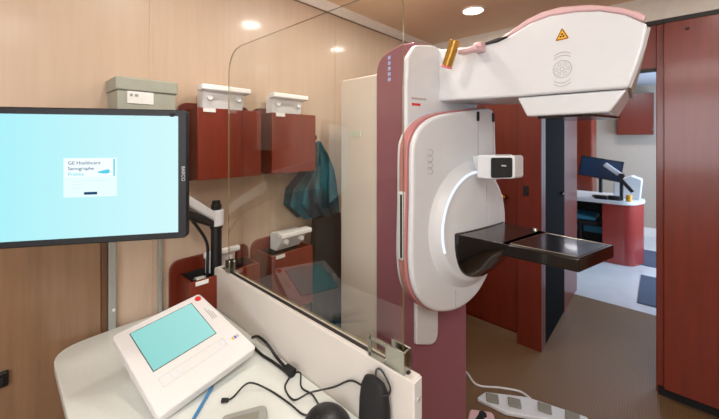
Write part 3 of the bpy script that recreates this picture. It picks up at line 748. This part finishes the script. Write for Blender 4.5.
pp_ = rounded([(-.715, 1.58, .02), (-.735, 1.66, .02), (-.64, 1.72, .02), (-.60, 1.66, .02)], 4)
obj('body', prism(NB(), pp_, 'z', .001, .05), 'pink', t, .008)
bm = NB(); cyl(bm, (-.67, 1.665, .05), (-.67, 1.665, .056), .020, .018, 20); box(bm, -.685, -.655, 1.60, 1.655, .05, .055); obj('pad', bm, 'matteblack', t)

# ============================================================ reception area beyond the doorway
for i, (a, b, lab) in enumerate((( (-.157, .35), (3.83, 4.65), 'dark blue mat on the pale floor, nearer the doorway'), ((-.17, .35), (5.02, 5.74), 'dark blue mat on the pale floor, farther from the doorway'))):
    tag(obj('floor_mat', B(a[0], a[1], b[0], b[1], .001, .009), 'mat', None, .003), lab, 'mat', 'mats in the reception')
t = thing('reception_desk', 'reception desk with white top and rounded cherry red front', 'reception desk', (-.5, 5.0, 0))
tp_ = rounded([(-1.45, 4.80, .02), (-.24, 4.80, .2), (-.12, 5.15, .2), (-.30, 5.5, .2), (-1.45, 5.5, .02)], 8)
obj('desk_top', prism(NB(), tp_, 'z', .705, .745), 'whiteplastic', t, .005)
dr_ = rounded([(-.52, 4.86, .02), (-.24, 4.86, .14), (-.13, 5.12, .16), (-.28, 5.44, .14), (-.52, 5.44, .02)], 8)
obj('curved_front', prism(NB(), dr_, 'z', .001, .705), plain('red_laminate', (160, 58, 52), .25, 0, .4), t, .004)
obj('side_panel', B(-1.45, -1.42, 4.84, 5.46, .001, .705), 'cherry', t)
t = thing('reception_monitor', 'dark tilted monitor on the far reception desk', 'monitor', (-.55, 5.0, .746))
def rbox(x0, x1, y0, y1, z0, z1, rx, c):
    b = B(x0, x1, y0, y1, z0, z1); b.transform(Matrix.Translation(c) @ Matrix.Rotation(rx, 4, 'Y')); return b
obj('housing', rbox(-.215, .215, -.015, .015, -.125, .125, math.radians(9), (-.55, 5.0, 1.10)), 'black', t, .004)
obj('display', rbox(-.20, .20, -.018, -.015, -.11, .11, math.radians(9), (-.55, 5.0, 1.10)), 'navy', t)
bm = NB(); cyl(bm, (-.55, 5.03, .80), (-.55, 5.03, 1.1), .02); cyl(bm, (-.55, 5.03, .746), (-.55, 5.03, .76), .09); obj('stand', bm, 'black', t)
t = thing('support_arm', 'white jointed arm reaching over the reception desk', 'desk arm', (-.3, 4.95, .746))
bm = NB(); beam(bm, (-.50, 4.93, 1.16), (-.34, 4.93, 1.03), .03, .05); obj('upper_arm', bm, 'whiteplastic', t, .006)
bm = NB(); cyl(bm, (-.34, 4.93, .746), (-.34, 4.93, 1.03), .018); cyl(bm, (-.34, 4.88, 1.03), (-.34, 4.98, 1.03), .03); beam(bm, (-.34, 4.93, .98), (-.24, 4.93, .85), .04, .035); obj('joint_post', bm, 'black', t)
bm = NB(); prism(bm, rounded([(-.43, .746, .02), (-.18, .746, .02), (-.16, .98, .03), (-.26, 1.02, .03), (-.43, .93, .03)]), 'y', 5.10, 5.30)
tag(obj('printer', bm, 'whiteplastic', None, .01), 'white desktop machine on the right end of the reception desk', 'printer')
bm = NB(); prism(bm, rounded([(-.60, 4.84, .02), (-.46, 4.82, .02), (-.45, 4.89, .02), (-.58, 4.91, .02)]), 'z', .746, .785)
tag(obj('desk_phone', bm, 'black', None, .006), 'black telephone on the reception desk below the monitor', 'telephone')
bm = NB(); cyl(bm, (-.27, 4.88, .746), (-.27, 4.88, .82), .03, .026, 16)
tag(obj('spray_bottle', bm, 'yellow', None, .004), 'small yellow bottle on the right end of the reception desk', 'bottle')
bm = NB(); loft(bm, [[(-.40+.06*math.cos(a*PI/6), 4.87+.035*math.sin(a*PI/6), .746+z*1.) for a in range(12)] for z in (0, .03, .05)])
tag(obj('hand_scanner', bm, 'black', None, .004), 'black handset lying on the reception desk', 'handset')
t = thing('office_chair', 'dark office chair with teal cushion tucked under the reception desk', 'chair', (-.75, 5.1, 0))
obj('seat', B(-.98, -.56, 4.92, 5.32, .40, .46), 'matteblack', t, .02)
obj('cushion', prism(NB(), rounded([(-.95, .462, .02), (-.58, .462, .02), (-.60, .50, .02), (-.90, .52, .03)]), 'y', 4.93, 5.30), 'teal', t, .01)
bm = NB(); cyl(bm, (-.77, 5.12, .06), (-.77, 5.12, .40), .03)
for a in range(5): beam(bm, (-.77, 5.12, .08), (-.77+.22*math.cos(a*1.257), 5.12+.22*math.sin(a*1.257), .03), .035, .03)
obj('base', bm, 'black', t)
t = thing('storage_box', 'dark storage boxes under the reception desk', 'box', (-.7, 5.38, 0))
obj('box', B(-1.2, -.56, 5.36, 5.48, .001, .66), 'matteblack', t, .01); obj('band', B(-1.19, -.57, 5.352, 5.36, .22, .30), 'teal', t)
t = thing('wall_cabinet', 'cherry red wall cabinet on the far reception wall', 'cabinet', (-.3, 6.4, 1.5))
obj('body', B(-.50, -.075, 6.42, YF-.002, 1.53, 2.14), 'cherry_dark', t, .003)
obj('door', B(-.498, -.077, 6.40, 6.419, 1.532, 2.138), 'cherry_dark', t, .003)
bm = NB(); cyl(bm, (-.09, 6.40, 1.60), (-.09, 6.385, 1.60), .012, n=14); obj('knob', bm, 'silver', t)
t = thing('tall_cupboard', 'tall cherry red cupboard behind the reception desk at the left', 'cupboard', (-1.0, 5.75, 0))
obj('body', B(-1.3, -.70, 5.56, 5.95, .001, 2.1), 'cherry', t, .004)
obj('door', B(-1.29, -.71, 5.54, 5.559, .06, 2.09), 'cherry', t, .003)
